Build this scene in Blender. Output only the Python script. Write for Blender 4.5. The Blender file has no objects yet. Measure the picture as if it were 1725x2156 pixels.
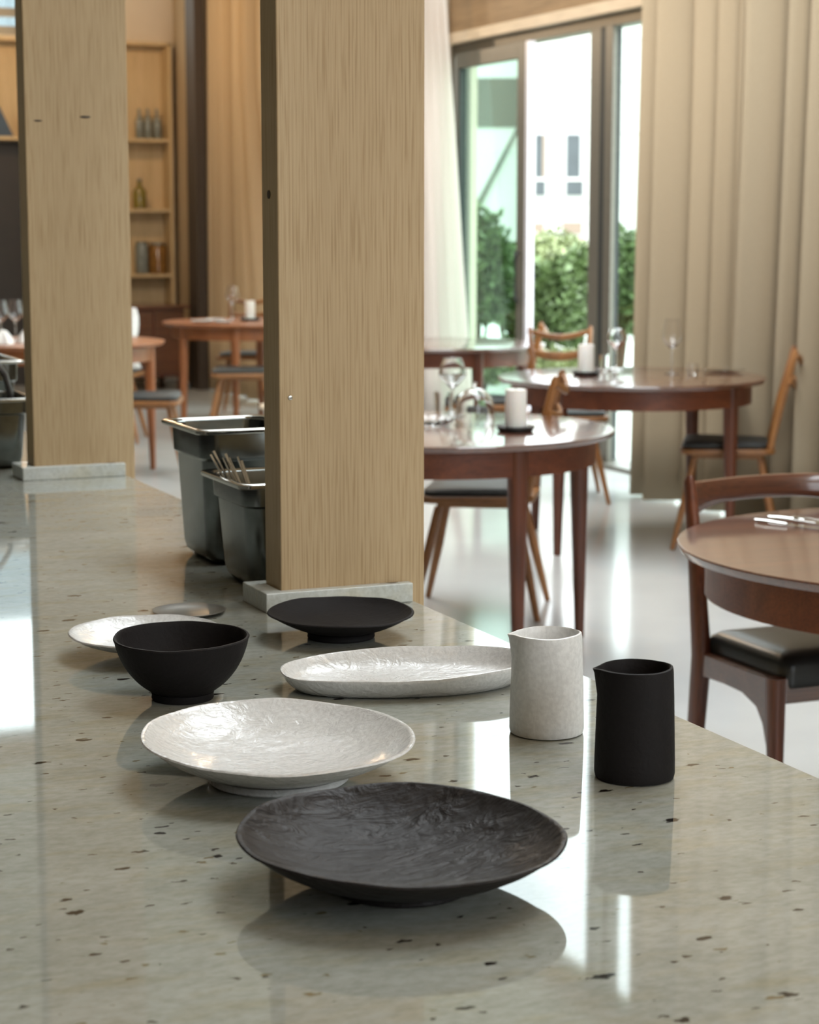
import bpy, bmesh, math, random
from mathutils import Vector, Matrix, noise
PI = math.pi
S = bpy.context.scene
COL = S.collection
random.seed(7)

# ------------------------------------------------------------------ camera
YAW = math.radians(23.1)
PITCH = math.atan(608 / 4200)
cam_d = bpy.data.cameras.new('camera')
cam = bpy.data.objects.new('camera', cam_d)
COL.objects.link(cam)
cam.location = (0, 0, 1.45)
cam.rotation_euler = (PI / 2 - PITCH, 0, -YAW)
cam_d.sensor_fit = 'VERTICAL'
cam_d.sensor_height = 36.0
cam_d.lens = 4200 / 2156 * 36.0
cam_d.clip_end = 300
cam_d.dof.use_dof = True
cam_d.dof.focus_distance = 2.25
cam_d.dof.aperture_fstop = 10.0
S.camera = cam

# ------------------------------------------------------------------ light
S.view_settings.view_transform = 'Standard'
S.view_settings.look = 'None'
S.view_settings.gamma = 1.0
S.view_settings.use_curve_mapping = False
S.view_settings.exposure = 0.0
try:
    S.cycles.use_denoising = True
    S.cycles.max_bounces = 12
    S.cycles.transparent_max_bounces = 24
    S.cycles.sample_clamp_indirect = 8
except Exception:
    pass
SKY = 10.5
w = bpy.data.worlds.new('overcast_sky')
S.world = w
w.use_nodes = True
bg = w.node_tree.nodes['Background']
bg.inputs[0].default_value = (0.90, 0.965, 1.0, 1)
_t = w.node_tree
_g = _t.nodes.new('ShaderNodeTexCoord')
_s = _t.nodes.new('ShaderNodeSeparateXYZ')
_m = _t.nodes.new('ShaderNodeMath'); _m.operation = 'MAXIMUM'; _m.inputs[1].default_value = 0.0
_a = _t.nodes.new('ShaderNodeMath'); _a.operation = 'MULTIPLY_ADD'
_a.inputs[1].default_value = SKY * 2 / 3; _a.inputs[2].default_value = SKY / 3
_t.links.new(_g.outputs['Generated'], _s.inputs[0])
_t.links.new(_s.outputs[2], _m.inputs[0])
_t.links.new(_m.outputs[0], _a.inputs[0])
_t.links.new(_a.outputs[0], bg.inputs[1])
sun_d = bpy.data.lights.new('sun', 'SUN')
sun_d.energy = 3.5
sun_d.angle = math.radians(12)
sun_d.color = (1.0, 0.97, 0.9)
sun = bpy.data.objects.new('sun', sun_d)
COL.objects.link(sun)
sun.rotation_euler = Vector((0.45, 0.75, -0.62)).to_track_quat('-Z', 'Y').to_euler()

def portal(name, loc, size, direction):
    d = bpy.data.lights.new(name, 'AREA')
    d.shape = 'RECTANGLE'
    d.size, d.size_y = size
    d.cycles.is_portal = True
    o = bpy.data.objects.new(name, d)
    COL.objects.link(o)
    o.location = loc
    o.rotation_euler = Vector(direction).to_track_quat('-Z', 'Z').to_euler()
    return o

XW = 5.8       # glass wall on the right
YB = 18.0      # far wall
YF = -4.0      # wall behind the camera
XL = -2.8      # left wall
ZC = 5.3       # ceiling
portal('door_daylight', (XW + .08, 9.9, 1.35), (5.8, 2.6), (-1, 0, 0))
portal('clerestory_daylight', (XW + .08, 9.9, 4.15), (5.8, 2.1), (-1, 0, 0))
portal('far_glazing_daylight', (XW + .08, 15.3, 2.6), (2.6, 5.1), (-1, 0, 0))
portal('near_glazing_daylight', (XW + .08, 2.2, 2.6), (9.4, 5.1), (-1, 0, 0))
portal('far_clerestory_daylight', (3.1, YB + .15, 4.1), (3.0, 2.0), (0, -1, 0))
portal('front_window_daylight', (3.0, YF - .15, 2.85), (4.0, 3.5), (0, 1, 0))
portal('added_skylight_portal', (3.3, 6.0, ZC + .22), (2.2, 9.0), (0, 0, -1))  # serves a ceiling opening added to brighten the dining area

# ------------------------------------------------------------------ materials
def new_mat(name):
    m = bpy.data.materials.new(name)
    m.use_nodes = True
    nt = m.node_tree
    b = nt.nodes['Principled BSDF']
    return m, nt, b

def setp(b, **k):
    names = dict(color='Base Color', rough='Roughness', metal='Metallic', ior='IOR', trans='Transmission Weight',
                 coat='Coat Weight', coatr='Coat Roughness', sheen='Sheen Weight', spec='Specular IOR Level',
                 sss='Subsurface Weight')
    for a, v in k.items():
        s = b.inputs[names[a]]
        s.default_value = (*v, 1) if a == 'color' else v

def N(nt, t, **k):
    n = nt.nodes.new(t)
    for a, v in k.items():
        if a in n.inputs:
            n.inputs[a].default_value = v
        else:
            setattr(n, a, v)
    return n

def coords(nt, scale=(1, 1, 1), kind='Object', rot=(0, 0, 0)):
    tc = nt.nodes.new('ShaderNodeTexCoord')
    mp = nt.nodes.new('ShaderNodeMapping')
    mp.inputs['Scale'].default_value = scale
    mp.inputs['Rotation'].default_value = rot
    nt.links.new(tc.outputs[kind], mp.inputs[0])
    return mp.outputs[0]

def ramp(nt, fac, stops):
    r = nt.nodes.new('ShaderNodeValToRGB')
    e = r.color_ramp.elements
    while len(e) < len(stops):
        e.new(0.5)
    for i, (p, c) in enumerate(stops):
        e[i].position = p
        e[i].color = (*c, 1)
    nt.links.new(fac, r.inputs[0])
    return r.outputs[0]

def mixc(nt, fac, a, b, mode='MIX'):
    m = nt.nodes.new('ShaderNodeMix')
    m.data_type = 'RGBA'
    m.blend_type = mode
    for sock, v in ((m.inputs[0], fac), (m.inputs[6], a), (m.inputs[7], b)):
        if hasattr(v, 'is_output') or isinstance(v, bpy.types.NodeSocket):
            nt.links.new(v, sock)
        elif isinstance(v, (int, float)):
            sock.default_value = v
        else:
            sock.default_value = (*v, 1)
    return m.outputs[2]

def bump(nt, b, height, strength=.3, dist=.002):
    n = nt.nodes.new('ShaderNodeBump')
    n.inputs['Strength'].default_value = strength
    n.inputs['Distance'].default_value = dist
    nt.links.new(height, n.inputs['Height'])
    nt.links.new(n.outputs[0], b.inputs['Normal'])

def wood(name, dark, light, axis='z', rough=.45, scale=1.0, pore=.6, coat=0.0, bmp=.25):
    m, nt, b = new_mat(name)
    k = {'z': (9, 9, .7), 'x': (.7, 9, 9), 'y': (9, .7, 9)}[axis]
    kf = {'z': (170, 170, 5), 'x': (5, 170, 170), 'y': (170, 5, 170)}[axis]
    v = coords(nt, tuple(c * scale for c in k))
    n1 = N(nt, 'ShaderNodeTexNoise', Scale=1.0, Detail=4.0, Distortion=1.2)
    nt.links.new(v, n1.inputs[0])
    base = ramp(nt, n1.outputs[0], [(.3, dark), (.7, light)])
    v2 = coords(nt, tuple(c * scale for c in kf))
    n2 = N(nt, 'ShaderNodeTexNoise', Scale=1.0, Detail=2.0)
    nt.links.new(v2, n2.inputs[0])
    f = ramp(nt, n2.outputs[0], [(.38, (1 - pore, 1 - pore, 1 - pore)), (.55, (1, 1, 1))])
    c = mixc(nt, 1.0, base, f, 'MULTIPLY')
    nt.links.new(c, b.inputs['Base Color'])
    bump(nt, b, n2.outputs[0], bmp, .001)
    setp(b, rough=rough, coat=coat, coatr=.09)
    return m

def plain(name, color, rough=.5, var=.12, nscale=30, bmp=0.0, bdist=.002, **k):
    m, nt, b = new_mat(name)
    n = N(nt, 'ShaderNodeTexNoise', Scale=float(nscale), Detail=4.0)
    nt.links.new(coords(nt), n.inputs[0])
    lo = tuple(c * (1 - var) for c in color)
    hi = tuple(min(1, c * (1 + var)) for c in color)
    nt.links.new(ramp(nt, n.outputs[0], [(.3, lo), (.7, hi)]), b.inputs['Base Color'])
    if bmp:
        bump(nt, b, n.outputs[0], bmp, bdist)
    setp(b, rough=rough, **k)
    return m

# oak of the pillars: pale, fine vertical pores, slow wavy figure
def oak_mat():
    m, nt, b = new_mat('oak')
    v = coords(nt, (5, 5, .55))
    n1 = N(nt, 'ShaderNodeTexNoise', Scale=1.0, Detail=3.0, Distortion=.8)
    nt.links.new(v, n1.inputs[0])
    base = ramp(nt, n1.outputs[0], [(.3, (.47, .345, .195)), (.7, (.55, .415, .245))])
    wv = N(nt, 'ShaderNodeTexWave', Scale=1.0, Distortion=5.0, Detail=3.0)
    wv.inputs['Detail Scale'].default_value = 1.2
    nt.links.new(coords(nt, (55, 55, 1.6)), wv.inputs[0])
    fig = ramp(nt, wv.outputs[1], [(.0, (.93, .92, .90)), (.5, (1, 1, 1))])
    c = mixc(nt, 1.0, base, fig, 'MULTIPLY')
    n2 = N(nt, 'ShaderNodeTexNoise', Scale=1.0, Detail=2.0)
    nt.links.new(coords(nt, (420, 420, 8)), n2.inputs[0])
    pores = ramp(nt, n2.outputs[0], [(.36, (.80, .75, .67)), (.50, (1, 1, 1))])
    c = mixc(nt, 1.0, c, pores, 'MULTIPLY')
    nt.links.new(c, b.inputs['Base Color'])
    bump(nt, b, n2.outputs[0], .35, .0006)
    setp(b, rough=.5, spec=.35)
    return m

def stone_mat(name, base_lo, base_hi, flecks=True, rough=.04, sc=1.0):
    m, nt, b = new_mat(name)
    n1 = N(nt, 'ShaderNodeTexNoise', Scale=5.0, Detail=8.0, Roughness=.68, Distortion=.3)
    nt.links.new(coords(nt, (1 * sc, 2.2 * sc, 1 * sc), rot=(0, 0, .35)), n1.inputs[0])
    n3 = N(nt, 'ShaderNodeTexNoise', Scale=60.0, Detail=5.0, Roughness=.7)
    nt.links.new(coords(nt, (1 * sc, 2.0 * sc, 1 * sc), rot=(0, 0, .35)), n3.inputs[0])
    c = ramp(nt, n1.outputs[0], [(.32, base_lo), (.68, base_hi)])
    g = ramp(nt, n3.outputs[0], [(.35, (.80, .80, .77)), (.6, (1, 1, 1))])
    c = mixc(nt, 1.0, c, g, 'MULTIPLY')
    # rust-tinted clouds
    n4 = N(nt, 'ShaderNodeTexNoise', Scale=14.0, Detail=5.0)
    nt.links.new(coords(nt, (1, 2.4, 1), rot=(0, 0, .4)), n4.inputs[0])
    tint = ramp(nt, n4.outputs[0], [(.50, (1, 1, 1)), (.72, (.95, .88, .74))])
    c = mixc(nt, .8, c, tint, 'MULTIPLY')
    if flecks:
        for (scl, thr, col, seed, keep) in ((19, .105, (.012, .009, .008), 0.0, .42), (44, .11, (.06, .055, .045), 7.3, .66), (30, .10, (.17, .14, .08), 3.1, .82)):
            tc = nt.nodes.new('ShaderNodeTexCoord')
            mp = nt.nodes.new('ShaderNodeMapping')
            mp.inputs['Location'].default_value = (seed, seed * 2, 0)
            mp.inputs['Rotation'].default_value = (0, 0, .4)
            mp.inputs['Scale'].default_value = (.62, 1.15, 1)
            nt.links.new(tc.outputs['Object'], mp.inputs[0])
            wob = N(nt, 'ShaderNodeTexNoise', Scale=140.0, Detail=2.0)
            nt.links.new(mp.outputs[0], wob.inputs[0])
            vadd = nt.nodes.new('ShaderNodeMixRGB')
            vadd.blend_type = 'ADD'
            vadd.inputs[0].default_value = .012
            nt.links.new(mp.outputs[0], vadd.inputs[1])
            nt.links.new(wob.outputs['Color'], vadd.inputs[2])
            vo = N(nt, 'ShaderNodeTexVoronoi', Scale=float(scl), Randomness=1.0)
            vo.voronoi_dimensions = '2D'
            nt.links.new(vadd.outputs[0], vo.inputs[0])
            sep = nt.nodes.new('ShaderNodeSeparateColor')
            nt.links.new(vo.outputs['Color'], sep.inputs[0])
            # size of each fleck from its own random value
            mr = nt.nodes.new('ShaderNodeMapRange')
            mr.inputs['From Min'].default_value = keep
            mr.inputs['From Max'].default_value = 1.0
            mr.inputs['To Min'].default_value = 0.0
            mr.inputs['To Max'].default_value = thr
            nt.links.new(sep.outputs[0], mr.inputs[0])
            sub = nt.nodes.new('ShaderNodeMath')
            sub.operation = 'SUBTRACT'
            nt.links.new(mr.outputs[0], sub.inputs[0])
            nt.links.new(vo.outputs['Distance'], sub.inputs[1])
            f = nt.nodes.new('ShaderNodeMapRange')
            f.inputs['From Min'].default_value = -.010
            f.inputs['From Max'].default_value = .012
            nt.links.new(sub.outputs[0], f.inputs[0])
            c = mixc(nt, f.outputs[0], c, col)
    nt.links.new(c, b.inputs['Base Color'])
    setp(b, rough=rough, ior=1.52)
    return m

def ceramic(name, color, rough, bscale, bstr, bdist, aniso=(1, 1, 1), coat=0.0, spec=.5, rot=(0, 0, .6)):
    m, nt, b = new_mat(name)
    n = N(nt, 'ShaderNodeTexNoise', Scale=float(bscale), Detail=4.0, Roughness=.55, Distortion=1.0)
    nt.links.new(coords(nt, aniso, rot=rot), n.inputs[0])
    n2 = N(nt, 'ShaderNodeTexNoise', Scale=float(bscale) * 5, Detail=3.0)
    nt.links.new(coords(nt), n2.inputs[0])
    add = nt.nodes.new('ShaderNodeMath')
    add.operation = 'MULTIPLY_ADD'
    add.inputs[1].default_value = .18
    nt.links.new(n2.outputs[0], add.inputs[0])
    nt.links.new(n.outputs[0], add.inputs[2])
    lo = tuple(c * .88 for c in color)
    nt.links.new(ramp(nt, n2.outputs[0], [(.35, lo), (.65, color)]), b.inputs['Base Color'])
    bump(nt, b, add.outputs[0], bstr, bdist)
    nt.links.new([n_ for n_ in nt.nodes if n_.type == 'BUMP'][0].outputs[0], b.inputs['Coat Normal'])
    setp(b, rough=rough, coat=coat, coatr=.05, spec=spec)
    return m

def fabric(name, color, transl=.3, tcol=None):
    m, nt, b = new_mat(name)
    n = N(nt, 'ShaderNodeTexNoise', Scale=260.0, Detail=2.0)
    nt.links.new(coords(nt), n.inputs[0])
    c = ramp(nt, n.outputs[0], [(.3, tuple(x * .88 for x in color)), (.7, color)])
    nt.links.new(c, b.inputs['Base Color'])
    setp(b, rough=.95, spec=.1)
    t = nt.nodes.new('ShaderNodeBsdfTranslucent')
    t.inputs[0].default_value = (*(tcol or color), 1)
    mx = nt.nodes.new('ShaderNodeMixShader')
    mx.inputs[0].default_value = transl
    nt.links.new(b.outputs[0], mx.inputs[1])
    nt.links.new(t.outputs[0], mx.inputs[2])
    nt.links.new(mx.outputs[0], nt.nodes['Material Output'].inputs[0])
    return m

def pane_mat(name, tint=(1, 1, 1), refl=1.0):
    m, nt, b = new_mat(name)
    nt.nodes.remove(b)
    tr = nt.nodes.new('ShaderNodeBsdfTransparent')
    tr.inputs[0].default_value = (*tint, 1)
    gl = nt.nodes.new('ShaderNodeBsdfGlossy')
    gl.inputs['Roughness'].default_value = .01
    lw_ = nt.nodes.new('ShaderNodeLayerWeight')
    lw_.inputs[0].default_value = .5
    pw = nt.nodes.new('ShaderNodeMath')
    pw.operation = 'POWER'
    pw.inputs[1].default_value = 5.0
    nt.links.new(lw_.outputs['Facing'], pw.inputs[0])
    fr = nt.nodes.new('ShaderNodeMath')
    fr.operation = 'MULTIPLY_ADD'
    fr.inputs[1].default_value = .6 * refl
    fr.inputs[2].default_value = .03 * refl
    nt.links.new(pw.outputs[0], fr.inputs[0])
    mx = nt.nodes.new('ShaderNodeMixShader')
    nt.links.new(fr.outputs[0], mx.inputs[0])
    nt.links.new(tr.outputs[0], mx.inputs[1])
    nt.links.new(gl.outputs[0], mx.inputs[2])
    nt.links.new(mx.outputs[0], nt.nodes['Material Output'].inputs[0])
    return m

def glow(name, color, strength):
    m, nt, b = new_mat(name)
    b.inputs['Emission Color'].default_value = (*color, 1)
    b.inputs['Emission Strength'].default_value = strength
    setp(b, color=color)
    return m

M = {}
M['oak'] = oak_mat()
M['counter'] = stone_mat('counter_stone', (.305, .318, .285), (.385, .395, .36))
M['marble'] = stone_mat('plinth_stone', (.58, .63, .62), (.74, .78, .76), rough=.35, sc=2.0)
M['floor'] = plain('polished_floor', (.52, .53, .52), rough=.13, var=.05, nscale=2.5, spec=.6)
M['teak'] = wood('teak', (.085, .024, .010), (.15, .047, .019), 'x', .32, 1.2, .3, .9)
M['teaka'] = wood('teak_apron', (.12, .028, .010), (.20, .054, .018), 'x', .42, 1.2, .3, .1)
M['teak'].node_tree.nodes['Principled BSDF'].inputs['Coat IOR'].default_value = 1.85
M['lit_teak'] = wood('warm_lit_teak', (.24, .075, .022), (.36, .125, .038), 'z', .4, 1.2, .25, .1)  # teak of the two far left tables, warm lamplight put into its colour
M['teakv'] = wood('teak_legs', (.085, .022, .009), (.15, .042, .016), 'z', .38, 1.2, .3, .1)
M['honey'] = wood('honey_wood', (.20, .075, .02), (.34, .145, .042), 'z', .4, 1.4, .25, .1)
M['honeyx'] = wood('honey_wood_seat', (.20, .075, .02), (.32, .14, .04), 'x', .4, 1.4, .25, .1)
M['shelfwood'] = wood('shelf_wood', (.52, .38, .20), (.62, .46, .26), 'z', .6, 1.0, .15)
M['lintel'] = wood('lintel_wood', (.26, .17, .09), (.33, .22, .12), 'y', .6, 1.0, .2)
M['trim'] = wood('pale_trim', (.60, .48, .34), (.68, .55, .40), 'y', .5, 1.0, .15)
M['leather'] = plain('black_leather', (.012, .014, .014), rough=.32, var=.2, nscale=120, bmp=.15, bdist=.001)
M['pad'] = plain('dark_seat_pad', (.035, .038, .038), rough=.55, var=.2, nscale=90, bmp=.1, bdist=.002)
M['steel'] = plain('brushed_steel', (.13, .14, .135), rough=.22, var=.1, nscale=60, metal=1.0)
M['steelrim'] = plain('polished_steel', (.36, .35, .32), rough=.14, var=.05, nscale=40, metal=1.0)
M['cutlery'] = plain('cutlery_steel', (.62, .61, .58), rough=.12, var=.05, nscale=60, metal=1.0)
M['black_plastic'] = plain('black_plastic', (.012, .012, .013), rough=.35)
M['dark_cer'] = ceramic('black_stoneware', (.016, .0135, .0135), .52, 20, .85, .007, (1, 2.6, 1), spec=.28, rot=(0, 0, 1.0))
M['dark_cer2'] = ceramic('black_stoneware_fine', (.013, .0115, .012), .68, 60, .45, .002, (1, 1, 1), spec=.18)
M['white_cer'] = ceramic('white_glaze', (.70, .705, .695), .20, 46, .7, .0030, (1, 1.8, 1), coat=.3)
M['white_mat'] = ceramic('white_unglazed', (.82, .83, .82), .45, 40, .45, .0018, (1.6, 1.6, .6), coat=.08)
M['metal_plate'] = plain('dark_bronze_plate', (.10, .085, .06), rough=.35, var=.3, nscale=40, metal=.6)
M['wax'] = plain('candle_wax', (.80, .79, .74), rough=.6, var=.03, nscale=20, bmp=.2, sss=.1)
M['wick'] = plain('wick', (.03, .025, .02), rough=.9)
M['dish'] = plain('black_candle_dish', (.02, .02, .02), rough=.5)
M['curtain'] = fabric('beige_curtain', (.37, .305, .215), .12, (.62, .42, .22))
M['curtain_far'] = fabric('tan_curtain', (.50, .385, .25), .2, (.66, .46, .26))
M['sheer'] = fabric('white_sheer', (.78, .75, .72), .6, (.85, .80, .77))
M['frame'] = plain('grey_aluminium', (.17, .16, .135), rough=.4, metal=.5, var=.05)
M['frame_dark'] = plain('dark_gasket', (.02, .024, .024), rough=.5)
M['frame_pale'] = plain('anodised_edge', (.66, .66, .72), rough=.35, metal=.3, var=.03)
M['pane'] = pane_mat('clear_pane', (.94, .98, .97))
M['greenpane'] = pane_mat('green_pane', (.74, .86, .80))
M['ceil'] = plain('ceiling_white', (.55, .53, .47), rough=.8, var=.03, nscale=3)
M['wall'] = plain('warm_wall', (.66, .57, .46), rough=.8, var=.04, nscale=3)
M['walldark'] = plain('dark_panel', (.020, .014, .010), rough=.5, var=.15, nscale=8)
M['post'] = plain('brown_post', (.05, .034, .022), rough=.6)
M['facade'] = plain('white_facade', (.46, .465, .46), rough=.8, var=.02, nscale=1)
M['facade2'] = plain('facade_joint', (.34, .35, .36), rough=.8)
M['winglass'] = plain('house_window_glass', (.045, .055, .065), rough=.5, var=.2, nscale=1)
M['winred'] = plain('house_window_reveal', (.20, .15, .12), rough=.6)
M['grey_recess'] = plain('grey_recess', (.10, .095, .085), rough=.7, var=.05)
M['leaf'] = plain('shrub_leaf', (.085, .135, .045), rough=.5, var=.5, nscale=5)
M['leaf2'] = plain('pale_leaf', (.17, .21, .09), rough=.5, var=.4, nscale=5)
M['bark'] = plain('bark', (.10, .06, .035), rough=.9)
M['grass'] = plain('lawn', (.13, .18, .06), rough=.9, var=.4, nscale=4)
M['paving'] = plain('terrace_paving', (.40, .42, .38), rough=.7, var=.08, nscale=2)
M['roof'] = plain('blue_roof', (.045, .062, .072), rough=.6, var=.2, nscale=1.5)
M['white_fur'] = plain('white_throw', (.80, .79, .76), rough=.95, var=.1, nscale=40, bmp=.8, bdist=.01)
M['bottle'] = plain('grey_bottle', (.20, .22, .20), rough=.15, var=.2, nscale=20)
M['green_jar'] = plain('olive_jar', (.20, .16, .035), rough=.12, var=.3, nscale=30)
M['amber_jar'] = plain('amber_preserve', (.22, .11, .03), rough=.15, var=.4, nscale=40)
M['lid'] = plain('jar_lid', (.22, .23, .20), rough=.4, metal=.6)
M['blue'] = plain('blue_cover', (.03, .06, .10), rough=.5)
M['napkin'] = plain('white_linen', (.78, .77, .74), rough=.9, var=.05)
M['bulb'] = glow('warm_bulb', (1.0, .62, .28), 60)
def glassmat():
    m, nt, b = new_mat('clear_glass')
    setp(b, color=(1, 1, 1), rough=.0, trans=1.0, ior=1.45)
    return m
M['glass'] = glassmat()

# ------------------------------------------------------------------ mesh helpers
def link(name, bm, mat, parent=None, smooth=True, bevel=0, loc=None):
    bmesh.ops.recalc_face_normals(bm, faces=bm.faces[:])
    me = bpy.data.meshes.new(name)
    bm.to_mesh(me)
    bm.free()
    me.materials.append(M[mat] if isinstance(mat, str) else mat)
    if smooth:
        for p in me.polygons:
            p.use_smooth = True
    o = bpy.data.objects.new(name, me)
    COL.objects.link(o)
    if parent is not None:
        o.parent = parent
    if loc is not None:
        o.location = loc
    if bevel:
        md = o.modifiers.new('bevel', 'BEVEL')
        md.width = bevel
        md.segments = 3
        md.limit_method = 'ANGLE'
    if smooth:
        try:
            me.set_sharp_from_angle(angle=math.radians(40))
        except Exception:
            pass
    return o

def tag(o, label, cat, group=None, kind=None):
    if label: o['label'] = label
    if cat: o['category'] = cat
    if group: o['group'] = group
    if kind: o['kind'] = kind
    return o

def thing(name, label, cat, loc=(0, 0, 0), rz=0, group=None):
    o = bpy.data.objects.new(name, None)
    o.empty_display_size = .1
    COL.objects.link(o)
    o.location = loc
    o.rotation_euler = (0, 0, rz)
    return tag(o, label, cat, group)

def struct(name, bm, mat, label=None, smooth=False, **k):
    o = link(name, bm, mat, smooth=smooth, **k)
    o['kind'] = 'structure'
    if label: o['label'] = label
    return o

def kids(o):
    return [c for c in COL.objects if c.parent == o]

def dup(root, loc, rz, label, group=None, watts=None):
    r = root.copy()
    COL.objects.link(r)
    r.location = loc
    r.rotation_euler = (0, 0, rz)
    r['label'] = label
    if group: r['group'] = group
    for ch in kids(root):
        c = ch.copy()
        COL.objects.link(c)
        c.parent = r
        if watts and c.type == 'LIGHT':
            c.data = c.data.copy()
            c.data.energy = watts
        for g in kids(ch):
            d = g.copy()
            COL.objects.link(d)
            d.parent = c
    return r

def box(x0, x1, y0, y1, z0, z1, bm=None):
    bm = bm or bmesh.new()
    vs = [bm.verts.new((x, y, z)) for x in (x0, x1) for y in (y0, y1) for z in (z0, z1)]
    for f in ((0, 1, 3, 2), (4, 6, 7, 5), (0, 4, 5, 1), (2, 3, 7, 6), (0, 2, 6, 4), (1, 5, 7, 3)):
        bm.faces.new([vs[i] for i in f])
    return bm

def lathe(prof, n=48, bm=None, c=(0, 0, 0), rs=None, zs=None, capb=True, capt=True):
    """prof: list (r, z); rs(angle, r, z) -> scale ; zs(angle, r, z) -> dz"""
    bm = bm or bmesh.new()
    rings = []
    for r, z in prof:
        if r < 1e-6:
            rings.append([bm.verts.new((c[0], c[1], c[2] + z + (zs(0, 0, z) if zs else 0)))])
            continue
        ring = []
        for i in range(n):
            a = 2 * PI * i / n
            k = rs(a, r, z) if rs else 1
            dz = zs(a, r, z) if zs else 0
            ring.append(bm.verts.new((c[0] + r * k * math.cos(a), c[1] + r * k * math.sin(a), c[2] + z + dz)))
        rings.append(ring)
    for A, B in zip(rings, rings[1:]):
        if len(A) == 1 and len(B) == 1: continue
        for i in range(n):
            j = (i + 1) % n
            if len(A) == 1: bm.faces.new((A[0], B[i], B[j]))
            elif len(B) == 1: bm.faces.new((A[i], A[j], B[0]))
            else: bm.faces.new((A[i], A[j], B[j], B[i]))
    if capb and len(rings[0]) > 1: bm.faces.new(rings[0][::-1])
    if capt and len(rings[-1]) > 1: bm.faces.new(rings[-1])
    return bm

def sweep(pts, radii, n=12, bm=None, cap=True, sq=None, up=(0, 0, 1)):
    """tube through pts; radii: number or (a, b) per point (half width across, half height); sq: superellipse power"""
    bm = bm or bmesh.new()
    pts = [Vector(p) for p in pts]
    rings = []
    for i, p in enumerate(pts):
        d = (pts[min(i + 1, len(pts) - 1)] - pts[max(i - 1, 0)]).normalized()
        u = Vector(up)
        s = d.cross(u)
        if s.length < 1e-4:
            s = d.cross(Vector((0, 1, 0)))
        s.normalize()
        t = s.cross(d).normalized()
        r = radii[i] if isinstance(radii, (list, tuple)) else radii
        a, b = r if isinstance(r, (list, tuple)) else (r, r)
        ring = []
        for k in range(n):
            th = 2 * PI * k / n + (PI / n)
            cx, cy = math.cos(th), math.sin(th)
            if sq:
                e = 2 / sq
                cx = math.copysign(abs(cx) ** e, cx)
                cy = math.copysign(abs(cy) ** e, cy)
            ring.append(bm.verts.new(p + s * a * cx + t * b * cy))
        rings.append(ring)
    for A, B in zip(rings, rings[1:]):
        for k in range(n):
            j = (k + 1) % n
            bm.faces.new((A[k], A[j], B[j], B[k]))
    if cap:
        bm.faces.new(rings[0][::-1])
        bm.faces.new(rings[-1])
    return bm

def prism(poly, z0, z1, bm=None):
    bm = bm or bmesh.new()
    A = [bm.verts.new((x, y, z0)) for x, y in poly]
    B = [bm.verts.new((x, y, z1)) for x, y in poly]
    n = len(poly)
    bm.faces.new(A[::-1])
    bm.faces.new(B)
    for i in range(n):
        j = (i + 1) % n
        bm.faces.new((A[i], A[j], B[j], B[i]))
    return bm

def rrect(hx, hy, r, n=6, cx=0, cy=0):
    out = []
    for (sx, sy, a0) in ((1, 1, 0), (-1, 1, 90), (-1, -1, 180), (1, -1, 270)):
        for i in range(n + 1):
            a = math.radians(a0 + 90 * i / n)
            out.append((cx + sx * (hx - r) + r * math.cos(a), cy + sy * (hy - r) + r * math.sin(a)))
    return out

def loft(polys, bm=None, capb=True, capt=True):
    """polys: list of lists of 3-D points with equal counts"""
    bm = bm or bmesh.new()
    R = [[bm.verts.new(p) for p in poly] for poly in polys]
    n = len(R[0])
    for A, B in zip(R, R[1:]):
        for i in range(n):
            j = (i + 1) % n
            bm.faces.new((A[i], A[j], B[j], B[i]))
    if capb: bm.faces.new(R[0][::-1])
    if capt: bm.faces.new(R[-1])
    return bm

# ------------------------------------------------------------------ the room
struct('floor', box(XL, XW, YF, YB, -.2, 0), 'floor')
b = box(XL - .2, 2.2, YF - .2, YB + .2, ZC, ZC + .2)
box(4.4, XW + .3, YF - .2, YB + .2, ZC, ZC + .2, b)
box(2.2, 4.4, YF - .2, 1.5, ZC, ZC + .2, b)
box(2.2, 4.4, 10.5, YB + .2, ZC, ZC + .2, b)  # the gap left between these slabs is added to let in light
struct('ceiling', b, 'ceil')
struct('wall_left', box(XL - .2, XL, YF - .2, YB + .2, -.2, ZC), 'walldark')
# wall behind the camera, with a wide window
b = box(XL, 1.0, YF - .2, YF, -.2, ZC)
box(5.0, XW + .3, YF - .2, YF, -.2, ZC, b)
box(1.0, 5.0, YF - .2, YF, -.2, 1.1, b)
box(1.0, 5.0, YF - .2, YF, 4.6, ZC, b)
struct('wall_front', b, 'wall')
b = bmesh.new()
for x in (1.04, 3.0, 4.96):
    box(x - .04, x + .04, YF - .14, YF - .06, 1.1, 4.6, b)
for z in (1.14, 4.56):
    box(1.0, 5.0, YF - .13, YF - .07, z - .04, z + .04, b)
struct('window_1', b, 'frame')
# far wall, clerestory opening at upper left
b = box(XL, 1.6, YB, YB + .2, -.2, ZC)
box(4.6, XW + .3, YB, YB + .2, -.2, ZC, b)
box(1.6, 4.6, YB, YB + .2, -.2, 3.1, b)
box(1.6, 4.6, YB, YB + .2, 5.1, ZC, b)
struct('wall_back', b, 'wall')
b = bmesh.new()
for x in (1.64, 3.1, 4.56):
    box(x - .04, x + .04, YB + .06, YB + .14, 3.1, 5.1, b)
for z in (3.14, 5.06):
    box(1.6, 4.6, YB + .06, YB + .14, z - .04, z + .04, b)
# the blind slat seen in the lower part of the opening
box(1.6, 4.6, YB + .07, YB + .13, 3.26, 3.34, b)
win2 = struct('window_2', b, 'frame')
link('pane', box(1.6, 4.6, YB + .095, YB + .105, 3.1, 5.1), 'pane', win2, smooth=False)

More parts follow.
